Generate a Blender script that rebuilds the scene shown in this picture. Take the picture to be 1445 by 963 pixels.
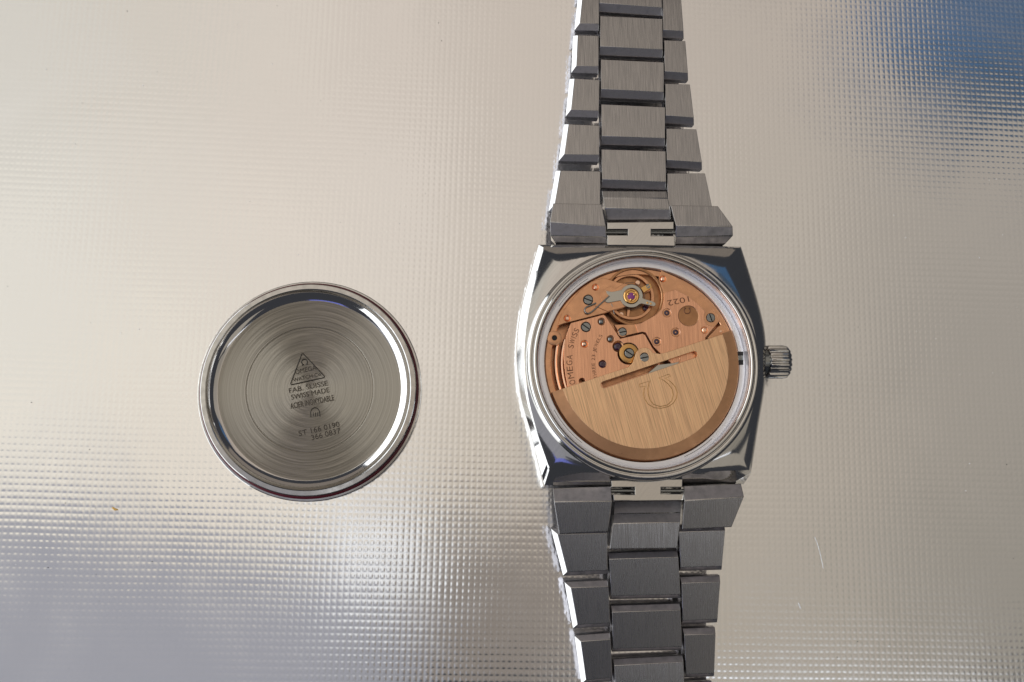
import bpy, bmesh, math, random
from mathutils import Vector, Matrix

random.seed(7)
S = 0.001                      # everything below is written in millimetres
for o in list(bpy.data.objects):
    bpy.data.objects.remove(o)
sc = bpy.context.scene
COL = sc.collection

# ------------------------------------------------------------------ camera
F = 1300.0                     # focal length in photo pixels (1445 wide)
CAM_H = 139.0
Nc = Vector((0.0643, 0.1714, 1.0)).normalized()        # table normal seen from the camera
Xc = (Vector((1, 0, 0)) - Nc.x * Nc).normalized()
Yc = Nc.cross(Xc)
R = Matrix((Xc, Yc, Nc))                               # camera -> world
_ax = R @ Vector((0, 0, -1))
CAM = Vector((CAM_H * _ax.x / _ax.z, CAM_H * _ax.y / _ax.z, CAM_H))
cam = bpy.data.objects.new('camera', bpy.data.cameras.new('camera'))
COL.objects.link(cam)
cam.matrix_world = Matrix.Translation(CAM * S) @ R.to_4x4()
cam.data.sensor_width = 36
cam.data.lens = F / 1445 * 36
cam.data.clip_start = 0.005
cam.data.clip_end = 50
sc.camera = cam


def ray(px, py):
    return R @ Vector(((px - 722.5) / F, -(py - 481.5) / F, -1.0))


def P(px, py, z):
    d = ray(px, py)
    return CAM + d * ((z - CAM.z) / d.z)


# ------------------------------------------------------------------ world and lamps
w = bpy.data.worlds.new('World')
sc.world = w
w.use_nodes = True
w.node_tree.nodes['Background'].inputs[0].default_value = (0.80, 0.85, 1.0, 1)
w.node_tree.nodes['Background'].inputs[1].default_value = 0.060
sc.view_settings.view_transform = 'Standard'
sc.view_settings.look = 'None'
sc.view_settings.exposure = 0.0
sc.view_settings.gamma = 1.0


def area(name, loc, rot, sx, sy, L):
    """rectangular lamp of radiance L (rgb)"""
    ld = bpy.data.lights.new(name, 'AREA')
    ld.shape = 'RECTANGLE'
    ld.size, ld.size_y = sx, sy
    m = max(L)
    ld.color = [c / m for c in L]
    ld.energy = m * math.pi * sx * sy
    o = bpy.data.objects.new(name, ld)
    o.location = loc
    o.rotation_euler = rot
    COL.objects.link(o)
    return o


def mirror(px, py, h):
    p = P(px, py, 0)
    d = (p - CAM)
    return p + d * (h / -d.z)


def overhead(name, x0, y0, x1, y1, L, h=1000.0):
    c = [mirror(x, y, h) for x, y in ((x0, y0), (x1, y0), (x1, y1), (x0, y1))]
    xa = (c[0].x + c[3].x) / 2; xb = (c[1].x + c[2].x) / 2
    ya = (c[0].y + c[1].y) / 2; yb = (c[2].y + c[3].y) / 2
    return area(name, (S * (xa + xb) / 2, S * (ya + yb) / 2, S * h), (0, 0, 0), S * abs(xb - xa), S * abs(yb - ya), L)


def lin(c):
    return tuple(((v / 255) / 12.92 if v <= 10 else ((v / 255 + 0.055) / 1.055) ** 2.4) for v in c)


# cream ceiling as lamp tiles, alternated to bring out the sheet's grid: warm and bright on the left, dimmer on the right
GX = [50, 200, 400, 620, 780, 1100, 1400]
GY = [50, 250, 450, 640, 850]
GC = [[(206, 201, 191), (210, 202, 190), (208, 198, 186), (205, 193, 181), (190, 178, 165), (180, 168, 155), (168, 158, 146)],
      [(218, 213, 203), (217, 209, 198), (214, 203, 191), (211, 201, 190), (192, 180, 167), (182, 171, 157), (165, 156, 144)],
      [(224, 219, 208), (222, 215, 202), (220, 210, 197), (212, 202, 190), (190, 179, 165), (175, 165, 151), (158, 150, 138)],
      [(228, 221, 208), (226, 217, 203), (224, 214, 200), (206, 196, 182), (180, 168, 152), (175, 164, 149), (154, 146, 133)],
      [(226, 220, 207), (226, 217, 203), (224, 214, 200), (200, 190, 176), (172, 160, 144), (170, 160, 145), (148, 141, 128)]]


def panel_colour(x, y):
    def loc(g, v):
        v = min(max(v, g[0]), g[-1])
        for i in range(len(g) - 1):
            if v <= g[i + 1]:
                return i, (v - g[i]) / (g[i + 1] - g[i])
    i, u = loc(GX, x)
    j, t = loc(GY, y)
    c = []
    for k in range(3):
        p = lambda jj, ii: lin(GC[jj][ii])[k]
        c.append((p(j, i) * (1 - u) + p(j, i + 1) * u) * (1 - t) + (p(j + 1, i) * (1 - u) + p(j + 1, i + 1) * u) * t)
    return c


XE = [-650, -60, 130, 300, 470, 640, 860, 1000, 1150, 1250, 1500, 1800]
YE = [-230, 162, 260, 400, 550, 708, 960]
for i in range(len(XE) - 1):
    for j in range(len(YE) - 1):
        x0, x1, y0, y1 = XE[i], XE[i + 1], YE[j], YE[j + 1]
        if j == 5 and x0 < 860:
            continue
        if j == 0 and x0 >= 1250:
            continue
        k = random.uniform(0.985, 1.015) * (1.032 if (i + j) % 2 else 0.968) / 0.88
        k *= 0.94 - 0.13 * min(1.0, max(0.0, ((x0 + x1) / 2 - 700) / 700))
        overhead('ceiling_lamp_tile', x0, y0, x1, y1, [v * k for v in panel_colour((x0 + x1) / 2, (y0 + y1) / 2)])
overhead('skylight_blue', 1250, -110, 1560, 75, (0.019, 0.088, 0.205))
overhead('skylight_deep_blue', 1250, 75, 1560, 162, (0.012, 0.045, 0.09))
# grey ceiling beyond the panels, lower left, with a bright slice of window beside it
overhead('grey_ceiling', -650, 708, 150, 1240, (0.32, 0.32, 0.355))
overhead('ceiling_lamp_tile', 150, 708, 330, 745, (0.74, 0.67, 0.57))
overhead('grey_ceiling', 150, 745, 330, 1240, (0.315, 0.315, 0.35))
overhead('ceiling_lamp_tile', 330, 708, 470, 790, (0.76, 0.70, 0.60))
overhead('grey_ceiling', 330, 790, 470, 1240, (0.31, 0.31, 0.345))
overhead('window_slice', 470, 708, 590, 865, (0.92, 0.93, 0.95))
overhead('grey_ceiling', 470, 865, 590, 1100, (0.29, 0.29, 0.315))
overhead('brown_reflection_lamp', 590, 708, 860, 990, (0.21, 0.175, 0.14))  # brown lamp filling in the camera's dark reflection
overhead('window_low', 860, 1025, 1420, 1085, (1.25, 1.3, 1.4))
overhead('ceiling_lamp_tile', 860, 960, 1420, 1025, (0.36, 0.325, 0.27))
overhead('ceiling_lamp_tile', 1150, 1085, 2400, 1900, (0.36, 0.325, 0.27))
overhead('window_blue', 40, 1240, 420, 1480, (0.16, 0.19, 0.66))
# unseen fill lamp added over the watch to brighten its movement
overhead('watch_fill', 805, 430, 1005, 635, (2.15, 1.88, 1.58))
# dim warm lamp added on the far side for the lid's inner wall
area('far_fill', (0.0, 0.95, 0.35), (math.radians(-90), 0, 0), 1.6, 0.6, (0.20, 0.165, 0.13))
# tall window on the left
area('window_left', (-0.75, 0.03, 0.41), (0, math.radians(-90), 0), 0.76, 1.6, (2.1, 2.2, 2.3))


# ------------------------------------------------------------------ materials
def mat(name, base, metal=1.0, rough=0.3, aniso=0.0, tangent=None, streak=None, radial=False,
        var=0.0, bump=0.0, coat=0.0, mottle=0.0):
    m = bpy.data.materials.new(name)
    m.use_nodes = True
    nt = m.node_tree
    b = nt.nodes['Principled BSDF']
    b.inputs['Base Color'].default_value = (*base, 1)
    b.inputs['Metallic'].default_value = metal
    b.inputs['Roughness'].default_value = rough
    b.inputs['Anisotropic'].default_value = aniso
    b.inputs['Coat Weight'].default_value = coat
    N = nt.nodes.new
    lk = nt.links.new
    geo = N('ShaderNodeNewGeometry')
    if tangent:
        v = N('ShaderNodeCombineXYZ')
        for i in range(3):
            v.inputs[i].default_value = tangent[i]
        lk(v.outputs[0], b.inputs['Tangent'])
    facs = []
    if streak:                          # brushed: long noise along `tangent`
        ang, fine, longs = streak
        oi = N('ShaderNodeObjectInfo')
        add = N('ShaderNodeVectorMath'); add.operation = 'MULTIPLY_ADD'
        cx = N('ShaderNodeCombineXYZ')
        for i in range(3):
            lk(oi.outputs['Random'], cx.inputs[i])
        add.inputs[1].default_value = (0.05, 0.05, 0.0)
        lk(cx.outputs[0], add.inputs[0])
        lk(geo.outputs['Position'], add.inputs[2])
        rot = N('ShaderNodeVectorRotate'); rot.rotation_type = 'Z_AXIS'
        rot.inputs['Angle'].default_value = ang
        lk(add.outputs[0], rot.inputs['Vector'])
        mp = N('ShaderNodeVectorMath'); mp.operation = 'MULTIPLY'
        mp.inputs[1].default_value = (fine, longs, 200)
        lk(rot.outputs[0], mp.inputs[0])
        nz = N('ShaderNodeTexNoise'); nz.inputs['Scale'].default_value = 1.0
        nz.inputs['Detail'].default_value = 3.0; nz.inputs['Roughness'].default_value = 0.65
        lk(mp.outputs[0], nz.inputs['Vector'])
        facs.append(nz.outputs['Fac'])
    if radial:                          # concentric turning marks, object space
        tc = N('ShaderNodeTexCoord')
        sep = N('ShaderNodeSeparateXYZ'); lk(tc.outputs['Object'], sep.inputs[0])
        cv = N('ShaderNodeCombineXYZ'); lk(sep.outputs['X'], cv.inputs[0]); lk(sep.outputs['Y'], cv.inputs[1])
        nv = N('ShaderNodeVectorMath'); nv.operation = 'NORMALIZE'; lk(cv.outputs[0], nv.inputs[0])
        if aniso:
            lk(nv.outputs[0], b.inputs['Tangent'])
        fl = N('ShaderNodeCombineXYZ'); lk(sep.outputs['X'], fl.inputs[0]); lk(sep.outputs['Y'], fl.inputs[1])
        ln = N('ShaderNodeVectorMath'); ln.operation = 'LENGTH'; lk(fl.outputs[0], ln.inputs[0])
        at = N('ShaderNodeMath'); at.operation = 'ARCTAN2'; lk(sep.outputs['Y'], at.inputs[0]); lk(sep.outputs['X'], at.inputs[1])
        ca = N('ShaderNodeMath'); ca.operation = 'COSINE'; lk(at.outputs[0], ca.inputs[0])
        mr = N('ShaderNodeMath'); mr.operation = 'MULTIPLY'; mr.inputs[1].default_value = 5200; lk(ln.outputs['Value'], mr.inputs[0])
        cc = N('ShaderNodeCombineXYZ'); lk(mr.outputs[0], cc.inputs[0]); lk(ca.outputs[0], cc.inputs[1])
        nz = N('ShaderNodeTexNoise'); nz.inputs['Scale'].default_value = 1.0
        nz.inputs['Detail'].default_value = 3.0; nz.inputs['Roughness'].default_value = 0.7
        lk(cc.outputs[0], nz.inputs['Vector'])
        facs.append(nz.outputs['Fac'])
    if facs and bump:
        bp = N('ShaderNodeBump'); bp.inputs['Strength'].default_value = 1.0
        bp.inputs['Distance'].default_value = bump * S
        lk(facs[0], bp.inputs['Height']); lk(bp.outputs[0], b.inputs['Normal'])
    if (facs and var) or mottle:
        mixn = N('ShaderNodeMix'); mixn.data_type = 'RGBA'; mixn.blend_type = 'MULTIPLY'
        mixn.inputs[0].default_value = 1.0
        mixn.inputs[6].default_value = (*base, 1)
        ramp = N('ShaderNodeMapRange')
        v = var if (facs and var) else mottle
        ramp.inputs['From Min'].default_value = 0.3; ramp.inputs['From Max'].default_value = 0.7
        ramp.inputs['To Min'].default_value = 1 - v; ramp.inputs['To Max'].default_value = 1 + v * 0.4
        if facs and var:
            lk(facs[0], ramp.inputs['Value'])
        else:
            nz = N('ShaderNodeTexNoise'); nz.inputs['Scale'].default_value = 900; nz.inputs['Detail'].default_value = 5
            lk(geo.outputs['Position'], nz.inputs['Vector']); lk(nz.outputs['Fac'], ramp.inputs['Value'])
        lk(ramp.outputs[0], mixn.inputs[7]); lk(mixn.outputs[2], b.inputs['Base Color'])
        rr = N('ShaderNodeMapRange')
        rr.inputs['From Min'].default_value = 0.3; rr.inputs['From Max'].default_value = 0.7
        rr.inputs['To Min'].default_value = rough * 1.25; rr.inputs['To Max'].default_value = rough * 0.8
        lk((facs[0] if facs else nz.outputs['Fac']), rr.inputs['Value']); lk(rr.outputs[0], b.inputs['Roughness'])
    return m


M = {}
M['polished'] = mat('polished_steel', (0.66, 0.645, 0.62), rough=0.085, streak=(math.radians(40), 4200, 220), var=0.06, bump=0.0004)
M['brushed'] = mat('brushed_steel', (0.45, 0.437, 0.428), rough=0.26, aniso=0.5, tangent=(1, 0, 0),
                   streak=(math.radians(-1), 11000, 240), var=0.28, bump=0.004)
M['satin'] = mat('satin_steel', (0.52, 0.505, 0.53), rough=0.40, mottle=0.34)
M['ring'] = mat('holder_ring_steel', (0.92, 0.92, 0.95), rough=0.42)
M['turned'] = mat('turned_steel', (0.43, 0.395, 0.335), rough=0.48, aniso=0.92, radial=True, var=0.22, bump=0.004)
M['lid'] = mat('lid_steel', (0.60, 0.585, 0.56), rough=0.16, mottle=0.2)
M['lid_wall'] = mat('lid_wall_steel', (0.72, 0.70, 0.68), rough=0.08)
M['emboss'] = mat('stamped_steel_shade', (0.075, 0.068, 0.06), rough=0.40)  # dark tone stands in for the shaded edges of the letters
M['copper'] = mat('brushed_copper_plate', (0.96, 0.51, 0.31), rough=0.28, aniso=0.5, tangent=(1, 0, 0),
                  streak=(math.radians(-2), 9000, 200), var=0.30, bump=0.004)
M['copper_matte'] = mat('matte_copper', (0.80, 0.43, 0.24), rough=0.30, mottle=0.12)
M['rim'] = mat('rotor_rim_copper', (0.62, 0.345, 0.19), rough=0.34, mottle=0.10)
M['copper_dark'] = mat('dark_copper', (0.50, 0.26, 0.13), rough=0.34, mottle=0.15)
M['copper_bright'] = mat('polished_copper', (0.98, 0.66, 0.48), rough=0.10)
M['gold'] = mat('brushed_gold', (1.0, 0.635, 0.37), rough=0.34, aniso=0.75, tangent=(0.96, 0.26, 0),
                streak=(math.radians(-15), 9500, 150), var=0.40, bump=0.007)
M['brass'] = mat('brass', (0.85, 0.50, 0.18), rough=0.22)
M['bronze'] = mat('bronze_wheel', (0.66, 0.38, 0.14), rough=0.24)
M['screw'] = mat('screw_steel', (0.30, 0.31, 0.305), rough=0.25)
M['regulator'] = mat('regulator_steel', (0.55, 0.53, 0.47), rough=0.30)
M['black'] = mat('black_and_gap_shade', (0.012, 0.010, 0.010), metal=0, rough=0.5)  # plain black; also paints the shade in slots and holes
M['ink'] = mat('engraved_copper', (0.20, 0.09, 0.05), metal=0.6, rough=0.5)
M['ink_gold'] = mat('engraved_gold', (0.42, 0.22, 0.06), metal=0.8, rough=0.4)
M['ruby'] = mat('ruby', (0.035, 0.004, 0.025), metal=0, rough=0.06, coat=1.0)
M['ruby_bright'] = mat('ruby_bright', (0.26, 0.02, 0.22), metal=0, rough=0.05, coat=1.0)
M['gasket'] = mat('red_gasket', (0.10, 0.004, 0.014), metal=0, rough=0.35)
M['crumb'] = mat('crumb', (0.85, 0.52, 0.14), metal=0, rough=0.6)
M['lint'] = mat('lint', (0.95, 0.95, 0.95), metal=0.6, rough=0.35)


def sheet_material():
    m = bpy.data.materials.new('embossed_metal_sheet')
    m.use_nodes = True
    nt = m.node_tree
    b = nt.nodes['Principled BSDF']
    b.inputs['Metallic'].default_value = 1
    b.inputs['Base Color'].default_value = (0.90, 0.895, 0.885, 1)
    b.inputs['Roughness'].default_value = 0.13
    N = nt.nodes.new
    lk = nt.links.new
    geo = N('ShaderNodeNewGeometry')
    rot = N('ShaderNodeVectorRotate'); rot.rotation_type = 'Z_AXIS'
    rot.inputs['Angle'].default_value = 0.0218
    lk(geo.outputs['Position'], rot.inputs['Vector'])
    # slight waviness of the rows
    wn = N('ShaderNodeTexNoise'); wn.inputs['Scale'].default_value = 45; wn.inputs['Detail'].default_value = 1
    lk(geo.outputs['Position'], wn.inputs['Vector'])
    wv = N('ShaderNodeVectorMath'); wv.operation = 'MULTIPLY_ADD'
    wv.inputs[1].default_value = (0.0004, 0.0004, 0)
    lk(wn.outputs['Color'], wv.inputs[0]); lk(rot.outputs[0], wv.inputs[2])
    sp = N('ShaderNodeSeparateXYZ'); lk(wv.outputs[0], sp.inputs[0])
    slopes = []
    sm = N('ShaderNodeTexNoise'); sm.inputs['Scale'].default_value = 38; sm.inputs['Detail'].default_value = 6
    sm.inputs['Roughness'].default_value = 0.6; sm.inputs['Distortion'].default_value = 0.8
    lk(geo.outputs['Position'], sm.inputs['Vector'])
    sr = N('ShaderNodeMapRange'); sr.inputs['From Min'].default_value = 0.35; sr.inputs['From Max'].default_value = 0.7
    sr.inputs['To Min'].default_value = 0.10; sr.inputs['To Max'].default_value = 0.21
    lk(sm.outputs['Fac'], sr.inputs['Value']); lk(sr.outputs[0], b.inputs['Roughness'])
    bw = N('ShaderNodeTexNoise'); bw.inputs['Scale'].default_value = 60; bw.inputs['Detail'].default_value = 2
    lk(geo.outputs['Position'], bw.inputs['Vector'])
    bs = N('ShaderNodeSeparateColor'); lk(bw.outputs['Color'], bs.inputs[0])
    # broad irregular tilt of single dimples
    dn = N('ShaderNodeTexNoise'); dn.inputs['Scale'].default_value = 1100; dn.inputs['Detail'].default_value = 2
    lk(geo.outputs['Position'], dn.inputs['Vector'])
    ds = N('ShaderNodeSeparateColor'); lk(dn.outputs['Color'], ds.inputs[0])
    PITCH = ((0.856, 0.033, -0.38), (0.950, 0.031, -0.32))
    phase, fall = [], []
    for k, (pitch, amp, h3) in enumerate(PITCH):
        ph = N('ShaderNodeMath'); ph.operation = 'MULTIPLY'; ph.inputs[1].default_value = 2 * math.pi / (pitch * S)
        lk(sp.outputs[k], ph.inputs[0])
        co = N('ShaderNodeMath'); co.operation = 'COSINE'; lk(ph.outputs[0], co.inputs[0])
        fa = N('ShaderNodeMath'); fa.operation = 'MULTIPLY_ADD'; fa.inputs[1].default_value = 0.42; fa.inputs[2].default_value = 0.58
        lk(co.outputs[0], fa.inputs[0])
        phase.append(ph); fall.append(fa)
    for k, (pitch, amp, h3) in enumerate(PITCH):
        ph = phase[k]
        s1 = N('ShaderNodeMath'); s1.operation = 'SINE'; lk(ph.outputs[0], s1.inputs[0])
        p2 = N('ShaderNodeMath'); p2.operation = 'MULTIPLY'; p2.inputs[1].default_value = 2; lk(ph.outputs[0], p2.inputs[0])
        s2 = N('ShaderNodeMath'); s2.operation = 'SINE'; lk(p2.outputs[0], s2.inputs[0])
        a2 = N('ShaderNodeMath'); a2.operation = 'MULTIPLY_ADD'; a2.inputs[1].default_value = h3
        lk(s2.outputs[0], a2.inputs[0]); lk(s1.outputs[0], a2.inputs[2])
        a3a = N('ShaderNodeMath'); a3a.operation = 'MULTIPLY'; a3a.inputs[1].default_value = amp; lk(a2.outputs[0], a3a.inputs[0])
        a3 = N('ShaderNodeMath'); a3.operation = 'MULTIPLY'; lk(a3a.outputs[0], a3.inputs[0]); lk(fall[1 - k].outputs[0], a3.inputs[1])
        j = N('ShaderNodeMath'); j.operation = 'MULTIPLY_ADD'; j.inputs[1].default_value = 0.024; j.inputs[2].default_value = -0.012
        lk(ds.outputs[k], j.inputs[0])
        t0 = N('ShaderNodeMath'); t0.operation = 'ADD'; lk(a3.outputs[0], t0.inputs[0]); lk(j.outputs[0], t0.inputs[1])
        j2 = N('ShaderNodeMath'); j2.operation = 'MULTIPLY_ADD'; j2.inputs[1].default_value = 0.026; j2.inputs[2].default_value = -0.013
        lk(bs.outputs[k], j2.inputs[0])
        t = N('ShaderNodeMath'); t.operation = 'ADD'; lk(t0.outputs[0], t.inputs[0]); lk(j2.outputs[0], t.inputs[1])
        slopes.append(t)
    cv = N('ShaderNodeCombineXYZ'); cv.inputs[2].default_value = 1
    lk(slopes[0].outputs[0], cv.inputs[0]); lk(slopes[1].outputs[0], cv.inputs[1])
    nn = N('ShaderNodeVectorMath'); nn.operation = 'NORMALIZE'; lk(cv.outputs[0], nn.inputs[0])
    lk(nn.outputs[0], b.inputs['Normal'])
    return m


M['sheet'] = sheet_material()


# ------------------------------------------------------------------ mesh helpers (input in mm, world position)
def link(name, me, parent=None, mats=(), loc=(0, 0, 0)):
    o = bpy.data.objects.new(name, me)
    COL.objects.link(o)
    for k in mats:
        me.materials.append(M[k])
    o.parent = parent
    o.location = Vector(loc) * S
    return o


def from_bm(name, bm, parent, mats, loc=(0, 0, 0), smooth=None, flat_over=1e9):
    """bm in mm, world coordinates; loc becomes the origin"""
    bmesh.ops.translate(bm, verts=bm.verts, vec=-Vector(loc))
    bmesh.ops.scale(bm, verts=bm.verts, vec=(S, S, S))
    bmesh.ops.recalc_face_normals(bm, faces=bm.faces)
    me = bpy.data.meshes.new(name)
    bm.to_mesh(me)
    bm.free()
    if smooth is not None:
        me.set_sharp_from_angle(angle=math.radians(smooth))
        for p in me.polygons:
            p.use_smooth = p.area < flat_over * S * S
    return link(name, me, parent, mats, loc)


def empty(name, loc, label, cat):
    o = bpy.data.objects.new(name, None)
    COL.objects.link(o)
    o.location = Vector(loc) * S
    o.empty_display_size = 0.002
    o['label'] = label
    o['category'] = cat
    return o


ROOTLOC = {}


def child_loc(parent, loc):
    """origin of a child in the frame of its (unrotated, unscaled) parent chain"""
    p = parent
    v = Vector(loc)
    while p:
        v = v - Vector(p.location) / S
        p = p.parent
    return v


def place(o, world):
    o.location = child_loc(o.parent, world) * S
    return o


def part(name, bm, parent, mats, loc, smooth=None, flat_over=1e9):
    o = from_bm(name, bm, parent, mats, loc, smooth, flat_over)
    return place(o, loc)


def lathe(profile, n=96, closed=False):
    bm = bmesh.new()
    rings = []
    for r, z in profile:
        if r <= 1e-6:
            rings.append([bm.verts.new((0, 0, z))])
        else:
            rings.append([bm.verts.new((r * math.cos(2 * math.pi * i / n), r * math.sin(2 * math.pi * i / n), z)) for i in range(n)])
    pairs = list(zip(rings, rings[1:]))
    if closed:
        pairs.append((rings[-1], rings[0]))
    for a, b in pairs:
        for i in range(n):
            j = (i + 1) % n
            if len(a) == 1 and len(b) > 1:
                bm.faces.new((a[0], b[i], b[j]))
            elif len(b) == 1 and len(a) > 1:
                bm.faces.new((a[i], a[j], b[0]))
            elif len(a) > 1:
                bm.faces.new((a[i], a[j], b[j], b[i]))
    return bm


def lathe_part(name, profile, center, parent, mats, n=96, smooth=35, closed=False):
    bm = lathe(profile, n, closed)
    bmesh.ops.translate(bm, verts=bm.verts, vec=(center[0], center[1], 0))
    return part(name, bm, parent, mats, (center[0], center[1], 0), smooth)


def circ(cx, cy, r, n=28, a0=0.0):
    return [(cx + r * math.cos(a0 + 2 * math.pi * i / n), cy + r * math.sin(a0 + 2 * math.pi * i / n)) for i in range(n)]


def plate(name, outline, holes, z, thick, parent, mats, bev=0.05, smooth=30):
    """flat plate with holes; outline and holes are lists of world (x, y) in mm; z is its upper face"""
    cu = bpy.data.curves.new(name, 'CURVE')
    cu.dimensions = '2D'
    cu.fill_mode = 'BOTH'
    for poly in [outline] + list(holes):
        sp = cu.splines.new('POLY')
        sp.points.add(len(poly) - 1)
        for pt, (x, y) in zip(sp.points, poly):
            pt.co = (x, y, 0, 1)
        sp.use_cyclic_u = True
    cu.extrude = thick / 2 - bev
    cu.bevel_depth = bev
    cu.bevel_resolution = 1
    cu.offset = -bev
    t = bpy.data.objects.new('t', cu)
    COL.objects.link(t)
    dg = bpy.context.evaluated_depsgraph_get()
    me = bpy.data.meshes.new_from_object(t.evaluated_get(dg))
    bpy.data.objects.remove(t)
    bpy.data.curves.remove(cu)
    c = Vector((sum(p[0] for p in outline) / len(outline), sum(p[1] for p in outline) / len(outline), z - thick))
    me.transform(Matrix.Scale(S, 4) @ Matrix.Translation(Vector((0, 0, z - thick / 2)) - c))
    me.name = name
    me.materials.clear()
    if smooth:
        me.set_sharp_from_angle(angle=math.radians(smooth))
        for p in me.polygons:
            p.use_smooth = abs(p.normal.z) < 0.999
    o = link(name, me, parent, mats)
    return place(o, c)


def wire(name, pts, r, parent, mats, cyclic=False, res=2):
    cu = bpy.data.curves.new(name, 'CURVE')
    cu.dimensions = '3D'
    sp = cu.splines.new('POLY')
    sp.points.add(len(pts) - 1)
    c = sum((Vector(p) for p in pts), Vector()) / len(pts)
    for pt, p in zip(sp.points, pts):
        pt.co = (*(Vector(p) - c), 1)
    sp.use_cyclic_u = cyclic
    cu.bevel_depth = r
    cu.bevel_resolution = res
    cu.use_fill_caps = True
    t = bpy.data.objects.new('t', cu)
    COL.objects.link(t)
    me = bpy.data.meshes.new_from_object(t.evaluated_get(bpy.context.evaluated_depsgraph_get()))
    bpy.data.objects.remove(t)
    bpy.data.curves.remove(cu)
    me.transform(Matrix.Scale(S, 4))
    me.name = name
    me.materials.clear()
    for p in me.polygons:
        p.use_smooth = True
    return place(link(name, me, parent, mats), c)


_glyph = {}


def text_mesh(s, depth, bev=0.0, bold=0.0):
    cu = bpy.data.curves.new('lettering', 'FONT')
    cu.body = s
    cu.size = 1.0
    cu.extrude = depth
    cu.bevel_depth = bev
    cu.offset = bold
    cu.resolution_u = 4
    t = bpy.data.objects.new('t', cu)
    COL.objects.link(t)
    me = bpy.data.meshes.new_from_object(t.evaluated_get(bpy.context.evaluated_depsgraph_get()))
    bpy.data.objects.remove(t)
    bpy.data.curves.remove(cu)
    me.materials.clear()
    return me


def bounds(me):
    xs = [v.co.x for v in me.vertices]; ys = [v.co.y for v in me.vertices]
    return min(xs), max(xs), min(ys), max(ys)


def text_line(name, s, a, b, h, z, parent, mats, depth=0.05, bev=0.0, weight=0.0):
    """a, b: px of the baseline's two ends; h: letter height in px; z: mm of the surface it stands on"""
    A, B = P(*a, z), P(*b, z)
    me = text_mesh(s, 0.5, bev, weight)
    x0, x1, y0, y1 = bounds(me)
    zs = [v.co.z for v in me.vertices]
    L = (B - A).length
    mm = h * (B - A).length / math.dist(a, b)
    ang = math.atan2(B.y - A.y, B.x - A.x)
    T = Matrix.Rotation(ang, 4, 'Z') @ Matrix.Diagonal((L / (x1 - x0), mm / 0.729, depth / (max(zs) - min(zs)), 1)) @ Matrix.Translation((-x0, 0, 0))
    me.transform(Matrix.Scale(S, 4) @ T)
    me.name = name
    o = link(name, me, parent, mats)
    return place(o, (A.x, A.y, z + depth / 2 - 0.002))


# ------------------------------------------------------------------ the sheet it lies on
bm = bmesh.new()
for x, y in ((-450, -400), (450, -400), (450, 400), (-450, 400)):
    bm.verts.new((x, y, 0))
bm.faces.new(bm.verts)
sheet = from_bm('tabletop', bm, None, ['sheet'])
sheet['kind'] = 'structure'
sheet['label'] = 'silvery metal sheet embossed with a fine grid of tiny squares'


# ------------------------------------------------------------------ the watch
CW = P(906.5, 512.5, 7.6)
CX, CY = CW.x, CW.y
watch = empty('wristwatch', (CX, CY, 0), 'steel wristwatch lying face down with its back off, copper movement open to view', 'watch')


def zA(z, x, y):
    ox, oy, s = {'2': (760, 360, 4.5156), '3': (770, 370, 8.025), '4': (900, 370, 8.025), '5': (770, 450, 8.025),
                 'A': (760, 0, 4.8167), 'B': (750, 180, 4.5156), 'C': (740, 620, 4.25), 'D': (760, 780, 4.8167),
                 'E': (720, 330, 2.675), 'F': (770, 520, 4.8167), 'G': (900, 510, 12.04), 'L': (380, 480, 6.02),
                 'K': (1060, 470, 12.04), 'I': (270, 380, 2.832)}[z]
    return ox + x / s, oy + y / s


def W(zoom, pts, z):
    """traced outline (zoomed photo coordinates) -> list of world (x, y) at height z"""
    out = []
    for x, y in pts:
        v = P(*zA(zoom, x, y), z)
        out.append((v.x, v.y))
    return out


# --- case body -----------------------------------------------------
Zt, Zo = 7.6, 6.0
topo = [(767, 349.5), (905, 350), (1042, 351), (1055, 392), (1069, 440), (1076, 482), (1076, 540), (1067, 598), (1057, 663.5),
        (960, 667), (862, 667), (775, 663.5), (757, 612), (744, 566), (738, 522), (737, 487), (742, 440), (753, 395)]
outo = [(759, 345), (905, 345), (1046, 348), (1060, 392), (1074, 440), (1081, 482), (1080, 540), (1071, 598), (1060, 668),
        (1049, 684), (862, 689), (767, 689), (748, 612), (735, 566), (729, 522), (728.5, 487), (734, 440), (746, 393)]


def smooth_loop(pts, corners, n=8):
    """Catmull-Rom through pts, straight at the indices in corners"""
    out = []
    N_ = len(pts)
    for i in range(N_):
        p0, p1, p2, p3 = pts[i - 1], pts[i], pts[(i + 1) % N_], pts[(i + 2) % N_]
        if i in corners:
            p0 = p1
        if (i + 1) % N_ in corners:
            p3 = p2
        for k in range(n):
            t = k / n
            out.append(tuple(0.5 * ((2 * p1[j]) + (-p0[j] + p2[j]) * t + (2 * p0[j] - 5 * p1[j] + 4 * p2[j] - p3[j]) * t * t
                                    + (-p0[j] + 3 * p1[j] - 3 * p2[j] + p3[j]) * t ** 3) for j in (0, 1)))
    return out


corner_idx = {0, 2, 8, 9, 10, 11}


def edge_z(p):
    return 8.35 - 0.29 * max(0.0, math.hypot(p.x - CX, p.y - CY) - 17.0)


tp, op, wp = [], [], []
for (x, y), (x2, y2) in zip(smooth_loop(topo, corner_idx), smooth_loop(outo, corner_idx)):
    z = edge_z(P(x, y, 7.6))
    tp.append(P(x, y, z))
    mx = x2 + (x - x2) * 0.16
    my = y2 + (y - y2) * 0.16
    op.append(P(mx, my, z - 0.85 if not 655 < y < 675 else 5.6))
    wp.append(P(x2, y2, 2.0))
bm = bmesh.new()


def to_circle(p, r):
    a = math.atan2(p[1] - CY, p[0] - CX)
    return (CX + r * math.cos(a), CY + r * math.sin(a))


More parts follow.
